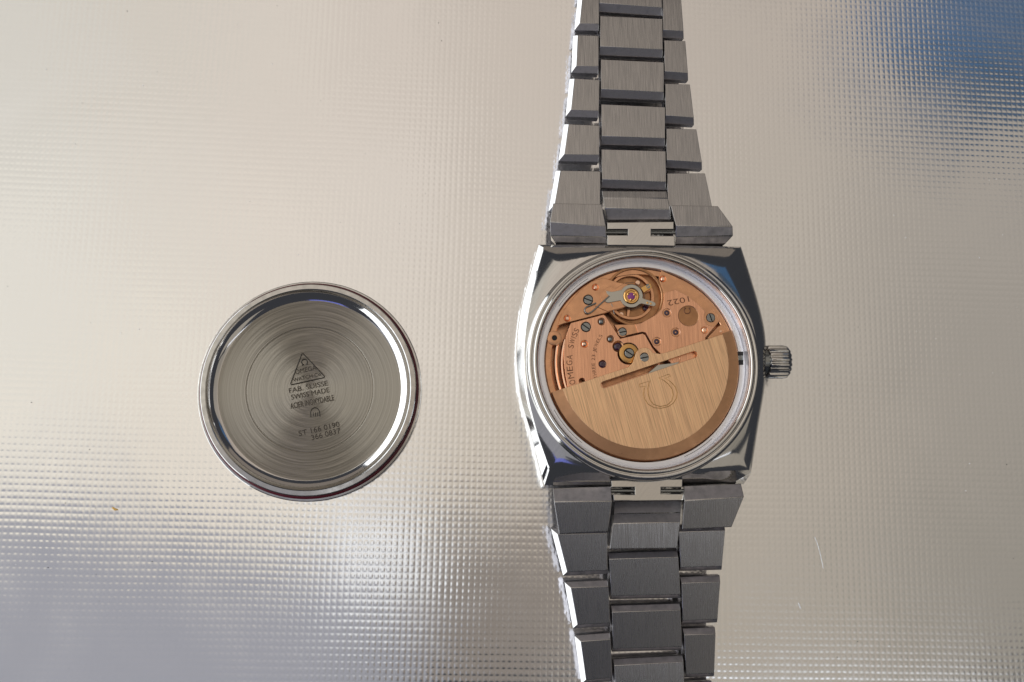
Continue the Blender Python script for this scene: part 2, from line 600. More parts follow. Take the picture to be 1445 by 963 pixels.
def ring3(pts):
    return [bm.verts.new(p) for p in pts]


LIP = 16.75
ZL_ = 8.5
inner = [Vector((*to_circle(p, LIP), ZL_)) for p in tp]
levels = [ring3([Vector((*to_circle(p, LIP - 0.2), 3.0)) for p in tp]), ring3(inner)]
for t in (0.12, 0.28, 0.45, 0.62, 0.8, 0.95):
    levels.append(ring3([Vector((a.x + (b_.x - a.x) * t, a.y + (b_.y - a.y) * t, a.z + (b_.z - a.z) * (0.35 * t + 0.65 * t * t))) for a, b_ in zip(inner, tp)]))
levels.append(ring3(tp))
levels.append(ring3([p.lerp(q_, 0.08) for p, q_ in zip(tp, op)]))
levels.append(ring3(op))
levels.append(ring3([p.lerp(q_, 0.2) for p, q_ in zip(op, wp)]))
levels.append(ring3(wp))
cz = Vector((CX, CY, 0))
levels.append(ring3([Vector((p.x + (CX - p.x) * 0.04, p.y + (CY - p.y) * 0.04, 0.8)) for p in wp]))
n = len(tp)
for a, b in zip(levels, levels[1:]):
    for i in range(n):
        j = (i + 1) % n
        bm.faces.new((a[i], a[j], b[j], b[i]))
bm.faces.new(levels[-1])
bm.faces.new(levels[0])
case = part('case_body', bm, watch, ['polished'], (CX, CY, 0), smooth=24)

# crystal the case rests on
lathe_part('crystal', [(0, 0.0), (10, 0.12), (14.0, 0.6), (14.6, 1.4), (14.6, 2.4), (0, 2.4)], (CX, CY), watch, ['black'], 64)

# raised lip round the opening
lathe_part('case_lip', [(15.52, 6.6), (15.52, 9.30), (15.58, 9.44), (15.75, 9.50), (16.0, 9.45), (16.1, 9.3), (16.12, 8.95),
                        (16.24, 8.95), (16.30, 9.2), (16.48, 9.28), (16.78, 9.16), (17.02, 8.8), (17.14, 8.3), (17.1, 7.2), (15.6, 6.6)],
           (CX, CY), watch, ['polished'], 128, smooth=50, closed=True)
# pale movement ring: flat seat and upright wall
lathe_part('holder_ring', [(14.32, 6.2), (14.32, 7.58), (14.40, 7.68), (15.02, 7.74), (15.12, 7.70), (15.15, 7.55), (15.22, 7.55), (15.25, 7.72), (15.36, 8.3), (15.44, 9.12), (15.48, 9.18), (15.50, 6.2)],
           (CX, CY), watch, ['ring'], 128, smooth=40, closed=True)


def flat_wire(name, pts, wpx, z, parent, m):
    """thin dark incised line following px points"""
    return wire(name, [P(x, y, z) for x, y in pts], wpx, parent, [m], res=1)


def arc_pts(r, a0, a1, z, n=14):
    return [(CX + r * math.cos(math.radians(a0 + (a1 - a0) * i / n)), CY + r * math.sin(math.radians(a0 + (a1 - a0) * i / n)), z) for i in range(n + 1)]


for k, (a0, a1) in enumerate(((208, 232), (293, 312), (122, 146))):
    wire('ring_scribe', arc_pts(14.72, a0, a1, 7.725), 0.03, watch, ['black'], res=1)

# lugs (tongues) that carry the spring bars
def slab(name, quad, z0, z1, parent, mats, bev=0.12):
    """quad: 4 px corners of the upper face at z1 (TL, TR, BR, BL)"""
    pts = [P(x, y, z1 if not isinstance(z1, (list, tuple)) else z1[i]) for i, (x, y) in enumerate(quad)]
    bm = bmesh.new()
    up = [bm.verts.new(p) for p in pts]
    lo = [bm.verts.new((p.x, p.y, z0)) for p in pts]
    bm.faces.new(up)
    bm.faces.new(lo[::-1])
    for i in range(4):
        j = (i + 1) % 4
        bm.faces.new((up[i], lo[i], lo[j], up[j]))
    if bev:
        bmesh.ops.recalc_face_normals(bm, faces=bm.faces)
        bmesh.ops.bevel(bm, geom=[e for e in bm.edges if all(v in up for v in e.verts)], offset=bev, segments=2, affect='EDGES', profile=0.5)
    c = sum(pts, Vector()) / 4
    return part(name, bm, parent, mats, (c.x, c.y, z0), smooth=30)


def poly_px(pts, z):
    return [(P(x, y, z).x, P(x, y, z).y) for x, y in pts]


zl = 6.6
plate('lug', poly_px([(857, 314), (951, 313), (951, 324), (919, 324), (919, 333), (952, 333), (953, 349), (857, 349), (857, 332), (886, 332), (886, 324), (857, 324)], zl), [], zl, 3.2, case, ['polished'], bev=0.10)
plate('lug', poly_px([(862, 664), (964, 664), (963, 688), (933, 688), (933, 697), (965, 697), (964, 706), (866, 707), (865, 698), (896, 698), (896, 688), (863, 688)], zl), [], zl, 3.2, case, ['polished'], bev=0.10)
for y, xa, xb in ((328.5, 852, 958), (692.8, 858, 970)):
    a, b = P(xa, y, 5.5), P(xb, y, 5.5)
    pts = [a.lerp(b, t / 10) for t in range(11)]
    wire('spring_bar', pts, 0.30, watch, ['screw'], res=3)

# --- crown ----------------------------------------------------------
cc = P(1080.5, 511, 5.2)
bm = bmesh.new()
nt_ = 17
prof = [(0.0, 0.80), (0.12, 0.97), (0.35, 1.0), (2.65, 1.0), (3.05, 0.95), (3.3, 0.84)]
rings = []
nseg = nt_ * 8
for x, k in prof:
    rg = []
    for i in range(nseg):
        a = 2 * math.pi * i / nseg
        ph = (i % 8) / 8.0
        tooth = 1.0 if ph < 0.5 else 0.86
        if ph in (0.5,) or ph == 0.875:
            tooth = 0.885
        if ph == 0 or ph == 0.375:
            tooth = 0.985
        rr = 2.52 * k * tooth
        rg.append(bm.verts.new((cc.x + x, cc.y + rr * math.cos(a), cc.z + rr * math.sin(a))))
    rings.append(rg)
for a, b in zip(rings, rings[1:]):
    for i in range(nseg):
        j = (i + 1) % nseg
        bm.faces.new((a[i], a[j], b[j], b[i]))
bm.faces.new(rings[0]); bm.faces.new(rings[-1])
crown = part('crown', bm, watch, ['polished'], (cc.x, cc.y, cc.z), smooth=35)
bm = bmesh.new()
for x, r in ((-1.2, 1.9), (0.0, 1.9)):
    rings_ = [bm.verts.new((cc.x + x, cc.y + r * math.cos(2 * math.pi * i / 32), cc.z + r * math.sin(2 * math.pi * i / 32))) for i in range(32)]
    if x < 0:
        first = rings_
for i in range(32):
    j = (i + 1) % 32
    bm.faces.new((first[i], first[j], rings_[j], rings_[i]))
part('crown_tube', bm, crown, ['screw'], (cc.x, cc.y, cc.z), smooth=40)
# stem crossing the movement ring; a black block stands for its slot's shade
slab('stem_slot_shade', [(1034, 496), (1049, 496.5), (1049, 515), (1034, 515)], 7.0, 7.84, watch, ['black'], bev=0.02)
slab('winding_stem', [(1034, 501), (1049, 501.5), (1049, 509), (1034, 508.5)], 7.1, 8.0, watch, ['screw'], bev=0.15)

# --- bracelet -------------------------------------------------------
def zup(y):
    return max(2.7, 5.7 - (300 - y) * 0.0070)


def zdn(y):
    return max(2.7, 6.6 - max(0, y - 700) * 0.0148)


def bracelet_link(kind, zoom, quad, zf, near=0.9, far=0.4, left=0.15, right=0.12, dz=0.85, thick=2.5, name='bracelet_link', label=None):
    """quad: upper face TL, TR, BR, BL. near/far = bevel run (mm) at image-bottom / image-top end"""
    px = [zA(zoom, x, y) for x, y in quad] if zoom else quad
    up = [P(x, y, zf(y)) for x, y in px]
    ex = (up[1] - up[0]).normalized()
    ey = (up[0] - up[3]).normalized()
    nrm = ex.cross(ey).normalized()
    offs = [(-left, far), (right, far), (right, -near), (-left, -near)]
    mid = [p + ex * a + ey * b - nrm * dz for p, (a, b) in zip(up, offs)]
    lo = [p - nrm * (thick - dz) * 0.55 - ex * (a * 0.6) for p, (a, b) in zip(mid, offs)]
    lo2 = [p - nrm * (thick - dz) * 0.45 - ey * (0.35 * (1 if b > 0 else -1)) for p, (a, b) in zip(lo, offs)]
    bm = bmesh.new()
    Ls = [[bm.verts.new(p) for p in q] for q in (up, mid, lo, lo2)]
    bm.faces.new(Ls[0]).material_index = 0
    bm.faces.new(Ls[-1][::-1]).material_index = 1
    sat = []
    for a, b in zip(Ls, Ls[1:]):
        for i in range(4):
            j = (i + 1) % 4
            f = bm.faces.new((a[i], b[i], b[j], a[j]))
            f.material_index = 2 if i == 3 and a is Ls[0] else 1
    bmesh.ops.recalc_face_normals(bm, faces=bm.faces)
    bmesh.ops.bevel(bm, geom=[e for e in bm.edges if all(v in Ls[0] or v in Ls[1] for v in e.verts)], offset=0.055, segments=2, affect='EDGES', profile=0.5)
    c = sum(up, Vector()) / 4 - nrm * thick
    o = part(name, bm, watch, ['brushed', 'satin', 'polished'], (c.x, c.y, c.z), smooth=25, flat_over=1.0)
    if label:
        o['label'] = label
    return o


U = dict(near=1.05, far=0.30, left=0.06, right=0.06)
UL = dict(near=1.0, far=0.25, left=0.74, right=0.06, dz=0.62)
UR = dict(near=0.9, far=0.25, left=0.06, right=0.22)
for q in ([(410, -195), (832, -178), (840, 50), (415, 20)],
          [(418, 110), (842, 130), (845, 335), (418, 315)],
          [(422, 405), (852, 425), (852, 625), (425, 605)],
          [(425, 710), (860, 730), (860, 938), (430, 925)]):
    bracelet_link('c', 'A', q, zup, **U)
bracelet_link('c', 'B', [(445, 140), (855, 152), (858, 345), (450, 330)], zup, **U)
for q in ([(302, -45), (412, -43), (412, 160), (281, 158)],
          [(268, 240), (410, 245), (408, 450), (258, 447)],
          [(245, 535), (415, 545), (410, 752), (222, 745)],
          [(206, 845), (415, 855), (412, 1052), (176, 1048)]):
    bracelet_link('l', 'A', q, zup, **UL)
bracelet_link('l', 'B', [(186, 275), (440, 280), (437, 495), (148, 490)], zup, **UL)
for q in ([(842, -20), (968, -18), (985, 210), (848, 203)],
          [(853, 275), (997, 280), (1015, 495), (858, 485)],
          [(860, 570), (1028, 575), (1055, 798), (865, 785)],
          [(868, 875), (1072, 880), (1110, 1102), (872, 1088)]):
    bracelet_link('r', 'A', q, zup, **UR)
bracelet_link('r', 'B', [(865, 293), (1105, 293), (1152, 510), (870, 505)], zup, **UR)
# rows continuing beyond the picture's top edge
for q in ([(398, -490), (822, -475), (832, -285), (405, -300)],):
    bracelet_link('c', 'A', q, zup, **U)
bracelet_link('l', 'A', [(320, -345), (405, -343), (410, -125), (305, -128)], zup, **UL)
bracelet_link('r', 'A', [(836, -320), (945, -318), (962, -100), (842, -103)], zup, **UR)

DN = dict(near=0.72, far=0.72, left=0.06, right=0.06, dz=0.8)
DL = dict(near=0.72, far=0.72, left=0.74, right=0.06, dz=0.62)
DR = dict(near=0.72, far=0.72, left=0.06, right=0.16, dz=0.8)
for q in ([(480, 45), (950, 30), (965, 285), (495, 293)],
          [(500, 405), (965, 390), (975, 640), (507, 652)],
          [(515, 768), (985, 742), (995, 1000), (525, 1022)],
          [(530, 1130), (1003, 1104), (1013, 1362), (540, 1384)]):
    bracelet_link('c', 'D', q, zdn, **DN)
for q in ([(130, -125), (466, -130), (468, 118), (196, 132)],
          [(220, 240), (475, 230), (485, 478), (266, 490)],
          [(287, 605), (490, 590), (500, 850), (324, 866)],
          [(345, 975), (508, 962), (517, 1222), (372, 1236)]):
    bracelet_link('l', 'D', q, zdn, **DL)
for q in ([(955, -140), (1268, -150), (1246, 92), (965, 100)],
          [(972, 208), (1235, 198), (1216, 452), (980, 462)],
          [(990, 560), (1203, 553), (1194, 820), (1003, 828)],
          [(1008, 925), (1180, 915), (1172, 1180), (1018, 1190)]):
    bracelet_link('r', 'D', q, zdn, **DR)


# end pieces beside and between the lugs
def end_piece(name, rows, parent, mats, flat=True):
    """rows: list of (px left, px right, z) running down the picture; makes a bent slab with side walls"""
    bm = bmesh.new()
    tops = []
    for (l, r, z, *_m) in rows:
        tops.append((bm.verts.new(P(*l, z)), bm.verts.new(P(*r, z))))
    for k, (a, b) in enumerate(zip(tops, tops[1:])):
        bm.faces.new((a[0], a[1], b[1], b[0])).material_index = rows[k + 1][3] if len(rows[k + 1]) > 3 else 0
    zb = 3.4
    bots = [(bm.verts.new((a[0].co.x + 0.35, a[0].co.y, zb)), bm.verts.new((a[1].co.x - 0.1, a[1].co.y, zb))) for a in tops]
    for k in range(len(tops) - 1):
        f = bm.faces.new((tops[k][0], tops[k + 1][0], bots[k + 1][0], bots[k][0])); f.material_index = 2
        f = bm.faces.new((tops[k][1], bots[k][1], bots[k + 1][1], tops[k + 1][1])); f.material_index = 1
        bm.faces.new((bots[k][0], bots[k + 1][0], bots[k + 1][1], bots[k][1])).material_index = 1
    for k in (0, -1):
        bm.faces.new((tops[k][0], bots[k][0], bots[k][1], tops[k][1])).material_index = 1
    bmesh.ops.recalc_face_normals(bm, faces=bm.faces)
    bmesh.ops.bevel(bm, geom=[e for e in bm.edges if any(e.verts[0] in t for t in tops) and any(e.verts[1] in t for t in tops)],
                    offset=0.10, segments=2, affect='EDGES', profile=0.5)
    p = P(*rows[0][0], zb)
    return part(name, bm, parent, mats, (p.x, p.y, zb), smooth=28, flat_over=1.0 if flat else 1e9)


def q(zoom, *pts):
    return [zA(zoom, *p) for p in pts]


MS = ['brushed', 'satin', 'polished']
a = q('B', (137, 483), (448, 489), (118, 602), (475, 629), (122, 690), (477, 700), (150, 732), (477, 742))
end_piece('end_link', [(a[0], a[1], 6.35), (a[2], a[3], 6.7, 0), (a[4], a[5], 6.0, 1), (a[6], a[7], 5.2, 1)], watch, MS)
a = q('B', (886, 496), (1188, 501), (920, 626), (1283, 631), (918, 700), (1284, 690), (918, 745), (1235, 742))
end_piece('end_link', [(a[0], a[1], 6.35), (a[2], a[3], 6.7, 0), (a[4], a[5], 6.0, 1), (a[6], a[7], 5.2, 1)], watch, MS)
a = q('C', (172, 296), (520, 282), (178, 376), (526, 371), (207, 568), (503, 553))
end_piece('end_link', [(a[0], a[1], 6.2), (a[2], a[3], 7.1, 1), (a[4], a[5], 6.3, 0)], watch, MS)
a = q('C', (955, 280), (1300, 266), (960, 369), (1318, 345), (945, 541), (1243, 527))
end_piece('end_link', [(a[0], a[1], 6.2), (a[2], a[3], 7.1, 1), (a[4], a[5], 6.3, 0)], watch, MS)
# curved middle pieces
a = q('B', (447, 405), (862, 407), (455, 450), (870, 452), (468, 513), (885, 521), (483, 592), (888, 588))
end_piece('end_link', [(a[0], a[1], 5.7), (a[2], a[3], 5.92, 0), (a[4], a[5], 6.1, 0), (a[6], a[7], 5.3, 1)], watch, MS)
a = q('C', (538, 372), (945, 366), (535, 448), (938, 440), (530, 506), (936, 496), (511, 659), (916, 654))
end_piece('end_link', [(a[0], a[1], 4.6), (a[2], a[3], 5.6, 1), (a[4], a[5], 6.5, 1), (a[6], a[7], 6.0, 0)], watch, MS)

# --- movement ---------------------------------------------------------
ZM, ZB, ZK = 6.5, 7.55, 7.75          # main plate floor, bridges, balance cock
main = lathe_part('main_plate', [(0, 5.3), (13.25, 5.3), (13.3, 7.12), (13.4, 7.2), (14.1, 7.2), (14.22, 7.1), (14.25, 4.4), (0, 4.4)],
                  (CX, CY), watch, ['copper_matte'], 128, smooth=35)


def rpx(zoom, r):
    s = {'2': 4.5156, '3': 8.025, '4': 8.025, '5': 8.025}[zoom]
    return r / s / 9.75                # px at the movement's distance -> mm


def C2(zoom, x, y, z):
    v = P(*zA(zoom, x, y), z)
    return v.x, v.y


def union_hole(zoom, a, b, z, n=40):
    """outline of two overlapping round holes"""
    out = []
    for (x, y, r), (x2, y2, r2) in ((a, b), (b, a)):
        a0 = math.atan2(y2 - y, x2 - x)
        for k in range(n):
            t = a0 + 2 * math.pi * k / n
            p = (x + r * math.cos(t), y + r * math.sin(t))
            if math.dist(p, (x2, y2)) > r2:
                out.append(C2(zoom, *p, z))
    return out


def hole(zoom, x, y, r, z):
    cx, cy = C2(zoom, x, y, z)
    return circ(cx, cy, rpx(zoom, r))


_screw = {}


def screw(zoom, x, y, r, z, ang, parent, name='screw'):
    """slotted screw head: two half discs standing on a dark floor"""
    if 'me' not in _screw:
        bm = bmesh.new()
        n = 14
        def disc(z0, z1, rr, mi, pts=None):
            pts = pts or circ(0, 0, rr, 28)
            up = [bm.verts.new((px_, py_, z1)) for px_, py_ in pts]
            lo = [bm.verts.new((px_, py_, z0)) for px_, py_ in pts]
            f = bm.faces.new(up); f.material_index = mi
            for i in range(len(pts)):
                j = (i + 1) % len(pts)
                bm.faces.new((up[i], lo[i], lo[j], up[j])).material_index = mi
        disc(-0.5, -0.25, 1.16, 1)  # black disc paints the shade in the slot and round the head
        for sgn in (1, -1):
            pts = []
            for i in range(n + 1):
                a_ = math.asin(0.13) + (math.pi - 2 * math.asin(0.13)) * i / n
                pts.append((math.cos(a_), sgn * math.sin(a_)))
            big = [(px_ * 0.94, sgn * (0.14 + (abs(py_) - 0.13) * 0.94)) for px_, py_ in pts]
            up = [bm.verts.new((px_, py_, 0.06)) for px_, py_ in big]
            md = [bm.verts.new((px_, py_, 0.0)) for px_, py_ in pts]
            lo = [bm.verts.new((px_, py_, -0.26)) for px_, py_ in pts]
            bm.faces.new(up)
            for A_, B_ in ((up, md), (md, lo)):
                for i in range(len(pts)):
                    j = (i + 1) % len(pts)
                    bm.faces.new((A_[i], B_[i], B_[j], A_[j]))
        bmesh.ops.recalc_face_normals(bm, faces=bm.faces)
        me = bpy.data.meshes.new('screw')
        bm.to_mesh(me); bm.free()
        me.materials.append(M['screw']); me.materials.append(M['black'])
        _screw['me'] = me
    o = bpy.data.objects.new(name, _screw['me'])
    COL.objects.link(o)
    o.parent = parent
    k = rpx(zoom, r)
    cx, cy = C2(zoom, x, y, z)
    o.scale = (k * S, k * S, 0.5 * S)
    o.rotation_euler = (0, 0, math.radians(ang))
    return place(o, (cx, cy, z + 0.02))


def jewel(zoom, x, y, r, z, parent, mats=('copper_bright', 'ruby'), name='jewel', dome=0.62):
    """ruby bearing sunk in a polished conical seat (its rim is flush with the plate)"""
    k = rpx(zoom, r)
    cx, cy = C2(zoom, x, y, z)
    bm = lathe([(k * 1.02, -0.005), (k * 0.98, -0.03), (k * dome * 1.08, -0.22)], 28)
    for f in bm.faces:
        f.material_index = 0
    nf = len(bm.faces)
    b2 = lathe([(k * dome * 1.08, -0.24), (k * dome * 0.9, -0.16), (k * dome * 0.5, -0.10), (k * 0.16, -0.12), (k * 0.12, -0.2), (0, -0.2)], 28)
    me2 = bpy.data.meshes.new('t'); b2.to_mesh(me2); b2.free()
    bm.from_mesh(me2); bpy.data.meshes.remove(me2)
    for i, f in enumerate(bm.faces):
        f.material_index = 0 if i < nf else 1
    bmesh.ops.translate(bm, verts=bm.verts, vec=(cx, cy, z))
    return part(name, bm, parent, list(mats), (cx, cy, z), smooth=40)


def pin(zoom, x, y, r, z, parent, core='brass', name='pin'):
    k = rpx(zoom, r)
    cx, cy = C2(zoom, x, y, z)
    bm = lathe([(k * 1.02, -0.005), (k * 0.95, -0.05), (k * 0.68, -0.24)], 24)
    nf = len(bm.faces)
    b2 = lathe([(k * 0.66, -0.26), (k * 0.62, -0.06), (k * 0.45, 0.02), (0, 0.03)], 24)
    me2 = bpy.data.meshes.new('t'); b2.to_mesh(me2); b2.free()
    bm.from_mesh(me2); bpy.data.meshes.remove(me2)
    for i, f in enumerate(bm.faces):
        f.material_index = 0 if i < nf else 1
    bmesh.ops.translate(bm, verts=bm.verts, vec=(cx, cy, z))
    return part(name, bm, parent, ['copper_bright', core], (cx, cy, z), smooth=40)


# left bridge (OMEGA SWISS)
lb = W('3', [(285, 690), (655, 594), (680, 612), (845, 866), (1098, 808), (1128, 826), (1205, 965)], ZB) \
    + poly_px([(927, 499), (934, 522), (880, 560), (808, 568)], ZB) \
    + W('5', [(252, 775), (228, 660), (212, 540), (204, 420), (212, 290), (236, 180), (266, 95)], ZB)
H5 = [('5', 645, 513, 44), ('5', 735, 230, 42), ('5', 440, 285, 42), ('5', 632, 32, 42)]
left_bridge = plate('train_bridge', lb, [hole(*h, ZB) for h in H5] + [hole('5', 457, 93, 58, ZB), hole('5', 412, 705, 34, ZB), poly_px([(849, 540.5), (928, 513), (930.5, 520), (852, 547)], ZB), union_hole('5', (938, 395, 122), (822, 313, 62), ZB)],  # slanted cut added under the rotor slot to make it dark
                    ZB, 0.9, watch, ['copper'], bev=0.06)
jewel('5', 645, 513, 44, ZB, left_bridge, dome=0.92)
jewel('5', 822, 313, 60, ZB - 0.04, left_bridge, mats=('copper_dark', 'ruby'), dome=0.7)
for h in ((735, 230, 42), (632, 32, 42)):
    pin('5', *h, ZB, left_bridge, core='screw')
pin('5', 440, 285, 42, ZB, left_bridge, core='copper_bright')
screw('5', 457, 93, 49, ZB, -35, left_bridge)
# gold intermediate wheel
cx, cy = C2('5', 944, 392, ZB)
wheel = lathe_part('reversing_wheel', [(0, ZB - 0.5), (rpx('5', 112), ZB - 0.5), (rpx('5', 112), ZB + 0.02), (rpx('5', 104), ZB + 0.06), (rpx('5', 62), ZB + 0.06), (rpx('5', 56), ZB - 0.1), (0, ZB - 0.1)],
                   (cx, cy), watch, ['bronze'], 48, smooth=35)
screw('5', 948, 390, 50, ZB + 0.05, -32, wheel)

# right bridge (1022): matte lower step + brushed raised field
zr = ZB - 0.14
rb = W('3', [(775, 708), (858, 846), (1092, 792), (1132, 800), (1222, 960)], zr) + poly_px([(932, 499), (955, 520), (1000, 505)], zr) \
    + W('4', [(765, 862), (885, 720), (932, 662), (900, 600), (800, 455), (640, 292), (430, 168), (268, 94), (236, 190), (292, 340), (292, 430), (272, 525), (210, 592), (120, 645)], zr) \
    + W('3', [(1080, 690), (1010, 706)], zr)
right_bridge = plate('barrel_bridge', rb, [hole('3', 870, 793, 52, zr), hole('4', 827, 632, 52, zr), hole('4', 285, 190, 38, zr)], zr, 0.8, watch, ['copper_matte'], bev=0.06)
bf = W('3', [(1014, 706), (1046, 802), (1092, 792), (1132, 800), (1222, 960)], ZB) + poly_px([(932, 499), (955, 520), (1000, 505)], ZB) \
    + W('4', [(765, 860), (868, 735), (790, 712), (752, 660), (752, 600), (768, 565), (700, 490), (560, 380), (425, 310), (300, 352), (294, 430), (272, 525), (210, 592), (120, 645)], ZB) \
    + W('3', [(1080, 690)], ZB)
field = plate('bridge_field', bf, [hole('4', 430, 795, 52, ZB), hole('4', 215, 900, 50, ZB), hole('4', 330, 575, 50, ZB), hole('4', 755, 770, 40, ZB), hole('4', 575, 610, 120, ZB)],
              ZB, 0.3, right_bridge, ['copper'], bev=0.05)
jewel('4', 430, 795, 52, ZB, right_bridge, dome=0.85)
jewel('4', 215, 900, 50, ZB, right_bridge, dome=0.85)
jewel('4', 330, 575, 50, ZB, right_bridge, dome=0.85)
pin('4', 755, 770, 40, ZB, right_bridge, core='copper_bright')
pin('4', 285, 190, 38, zr, right_bridge, core='copper_bright')
screw('3', 870, 793, 45, zr, 12, right_bridge)
screw('4', 827, 632, 46, zr, -72, right_bridge)
cx, cy = C2('4', 575, 610, ZB)
lathe_part('emblem_disc', [(0, ZB - 0.06), (rpx('4', 116), ZB - 0.06), (rpx('4', 119), ZB - 0.03), (rpx('4', 119), ZB - 0.3), (0, ZB - 0.3)], (cx, cy), right_bridge, ['copper_dark'], 40)
# lower right corner plate
cp = plate('corner_plate', W('4', [(905, 735), (960, 700), (1000, 745), (1040, 800), (800, 880), (790, 860)], zr - 0.1), [], zr - 0.1, 0.6, watch, ['copper_matte'], bev=0.05)
pin('4', 940, 785, 30, zr - 0.08, cp, core='copper_bright')
# boss with the casing hole on the left
bcx, bcy = C2('3', 100, 860, 7.35)
lathe_part('casing_boss', [(0, 6.9), (0.30, 6.9), (0.40, 7.42), (rpx('3', 62), 7.42), (rpx('3', 84), 7.34), (rpx('3', 86), 6.6), (0, 6.6)], (bcx, bcy), watch, ['copper_matte'], 36)
lathe_part('casing_hole_shade', [(0, 7.30), (0.36, 7.30), (0.36, 7.0), (0, 7.0)], (bcx, bcy), watch, ['black'], 24)  # black plug puts the hole's shade into colour

# curved step between main plate and left bridge (bright turned edges)
for r0, zz in ((11.75, 7.05), (12.65, 6.95)):
    bm = bmesh.new()
    n = 28
    prof = [(r0 - 0.22, zz - 0.5), (r0 - 0.2, zz - 0.02), (r0 - 0.1, zz + 0.04), (r0 + 0.1, zz), (r0 + 0.24, zz - 0.2), (r0 + 0.24, zz - 0.5)]
    rg = []
    for i in range(n + 1):
        a_ = math.radians(163 + 42 * i / n)
        rg.append([bm.verts.new((CX + r * math.cos(a_), CY + r * math.sin(a_), z_)) for r, z_ in prof])
    for A_, B_ in zip(rg, rg[1:]):
        for i in range(len(prof) - 1):
            bm.faces.new((A_[i], A_[i + 1], B_[i + 1], B_[i]))
    part('turned_step', bm, main, ['copper_bright'], (CX, CY, 0), smooth=40)

# --- balance --------------------------------------------------------
bx, by = C2('3', 1000, 395, 6.9)
rec = lathe_part('balance_recess', [(0, 6.52), (4.0, 6.52), (4.02, 7.3), (4.1, 7.36), (4.42, 7.36), (4.45, 6.5)], (bx, by), watch, ['copper_dark'], 72)  # darker copper puts the recess's shade into the colour
wx, wy = C2('3', 965, 392, 7.0)
bal = lathe_part('balance_wheel', [(3.05, 6.86), (3.05, 7.10), (3.1, 7.14), (3.45, 7.14), (3.5, 7.10), (3.5, 6.86)], (wx, wy), watch, ['copper_matte'], 72, closed=True)
for k in range(3):
    a_ = math.radians(20 + 120 * k)
    d = Vector((math.cos(a_), math.sin(a_), 0)); nrm = Vector((-d.y, d.x, 0))
    bm = bmesh.new()
    c0 = Vector((wx, wy, 7.08))
    up = [bm.verts.new(c0 + d * s + nrm * t) for s, t in ((0.2, -0.22), (3.1, -0.16), (3.1, 0.16), (0.2, 0.22))]
    lo = [bm.verts.new(v.co - Vector((0, 0, 0.16))) for v in up]
    bm.faces.new(up); bm.faces.new(lo)
    for i in range(4):
        j = (i + 1) % 4
        bm.faces.new((up[i], lo[i], lo[j], up[j]))
    part('spoke', bm, bal, ['copper_matte'], (wx, wy, 6.9))
sp = []
for i in range(260):
    t = i / 260
    a_ = t * 2 * math.pi * 6.5
    r = 0.55 + 1.6 * t
    sp.append((wx + r * math.cos(a_), wy + r * math.sin(a_), 7.28))
wire('hairspring', sp, 0.035, bal, ['screw'], res=0)
for x, y in ((1038, 238), (852, 598)):
    cx, cy = C2('3', x, y, 6.8)
    lathe_part('timing_stud', [(0, 7.12), (0.32, 7.12), (0.38, 7.05), (0.38, 6.53)], (cx, cy), rec, ['copper_bright'], 24)
jewel('3', 1140, 515, 40, 7.0, rec, dome=0.9)

# balance cock
ck = W('3', [(140, 722), (215, 694), (655, 582), (880, 520), (935, 490), (1010, 470), (1050, 420), (1052, 350), (1000, 300), (930, 270), (880, 240), (810, 228),
             (700, 190), (650, 178), (515, 222), (385, 322), (265, 462), (180, 590)], ZK)
cock = plate('balance_cock', ck, [hole('3', 565, 285, 38, ZK), hole('3', 245, 637, 38, ZK), hole('3', 483, 428, 58, ZK)], ZK, 0.55, watch, ['copper_matte'], bev=0.07)
pin('3', 565, 285, 38, ZK, cock, core='copper_bright')
pin('3', 245, 637, 38, ZK, cock, core='copper_bright')
screw('3', 483, 428, 50, ZK, -20, cock)
# shaped upper pad of the cock under the regulator
plate('cock_pad', W('3', [(615, 400), (640, 330), (700, 285), (740, 275), (790, 300), (830, 275), (895, 240), (960, 270), (960, 480), (880, 512), (700, 560), (560, 500), (640, 445)], ZK + 0.12), [], ZK + 0.12, 0.15, cock, ['copper_matte'], bev=0.04)
zg = ZK + 0.32
ringp = []
def rp(a, r=130):
    return (970 + r * math.cos(math.radians(a)), 385 + r * math.sin(math.radians(a)))
reg = [(685, 325), (745, 337), (785, 332), (845, 318)] + [rp(a) for a in range(210, 371, 10)] + [(1120, 420), (1215, 445), (1242, 462), (1246, 486), (1226, 502), (1120, 478), (1085, 470)] \
    + [rp(a) for a in range(45, 156, 10)] + [(845, 436), (705, 462), (672, 446), (700, 410), (722, 388), (690, 352)]
regulator = plate('regulator', W('3', reg, zg), [W('3', [rp(a, 92) for a in range(0, 360, 12)], zg)], zg, 0.2, cock, ['regulator'], bev=0.035)
for x in (1152, 1190):
    cx, cy = C2('3', x, 462 + (x - 1152) * 0.25, zg)
    lathe_part('curb_pin', [(0, zg + 0.06), (0.14, zg + 0.04), (0.18, zg - 0.02)], (cx, cy), cock, ['brass'], 16)
jx, jy = C2('3', 970, 387, zg)
lathe_part('jewel_setting', [(0, zg - 0.2), (0.95, zg - 0.2), (1.12, zg - 0.02), (1.04, zg + 0.04), (0.86, zg + 0.03), (0.78, zg - 0.06), (0.55, zg - 0.08)], (jx, jy), cock, ['brass'], 40)
lathe_part('balance_jewel', [(0.60, zg - 0.12), (0.52, zg + 0.02), (0.35, zg + 0.07), (0, zg + 0.08)], (jx, jy), cock, ['ruby_bright'], 32)
for a_ in (25, 145, 265):
    cx = jx + 0.52 * math.cos(math.radians(a_)); cy = jy + 0.52 * math.sin(math.radians(a_))
    lathe_part('jewel_clip', [(0, zg + 0.12), (0.12, zg + 0.10), (0.19, zg + 0.04), (0.19, zg - 0.1)], (cx, cy), cock, ['brass'], 16)
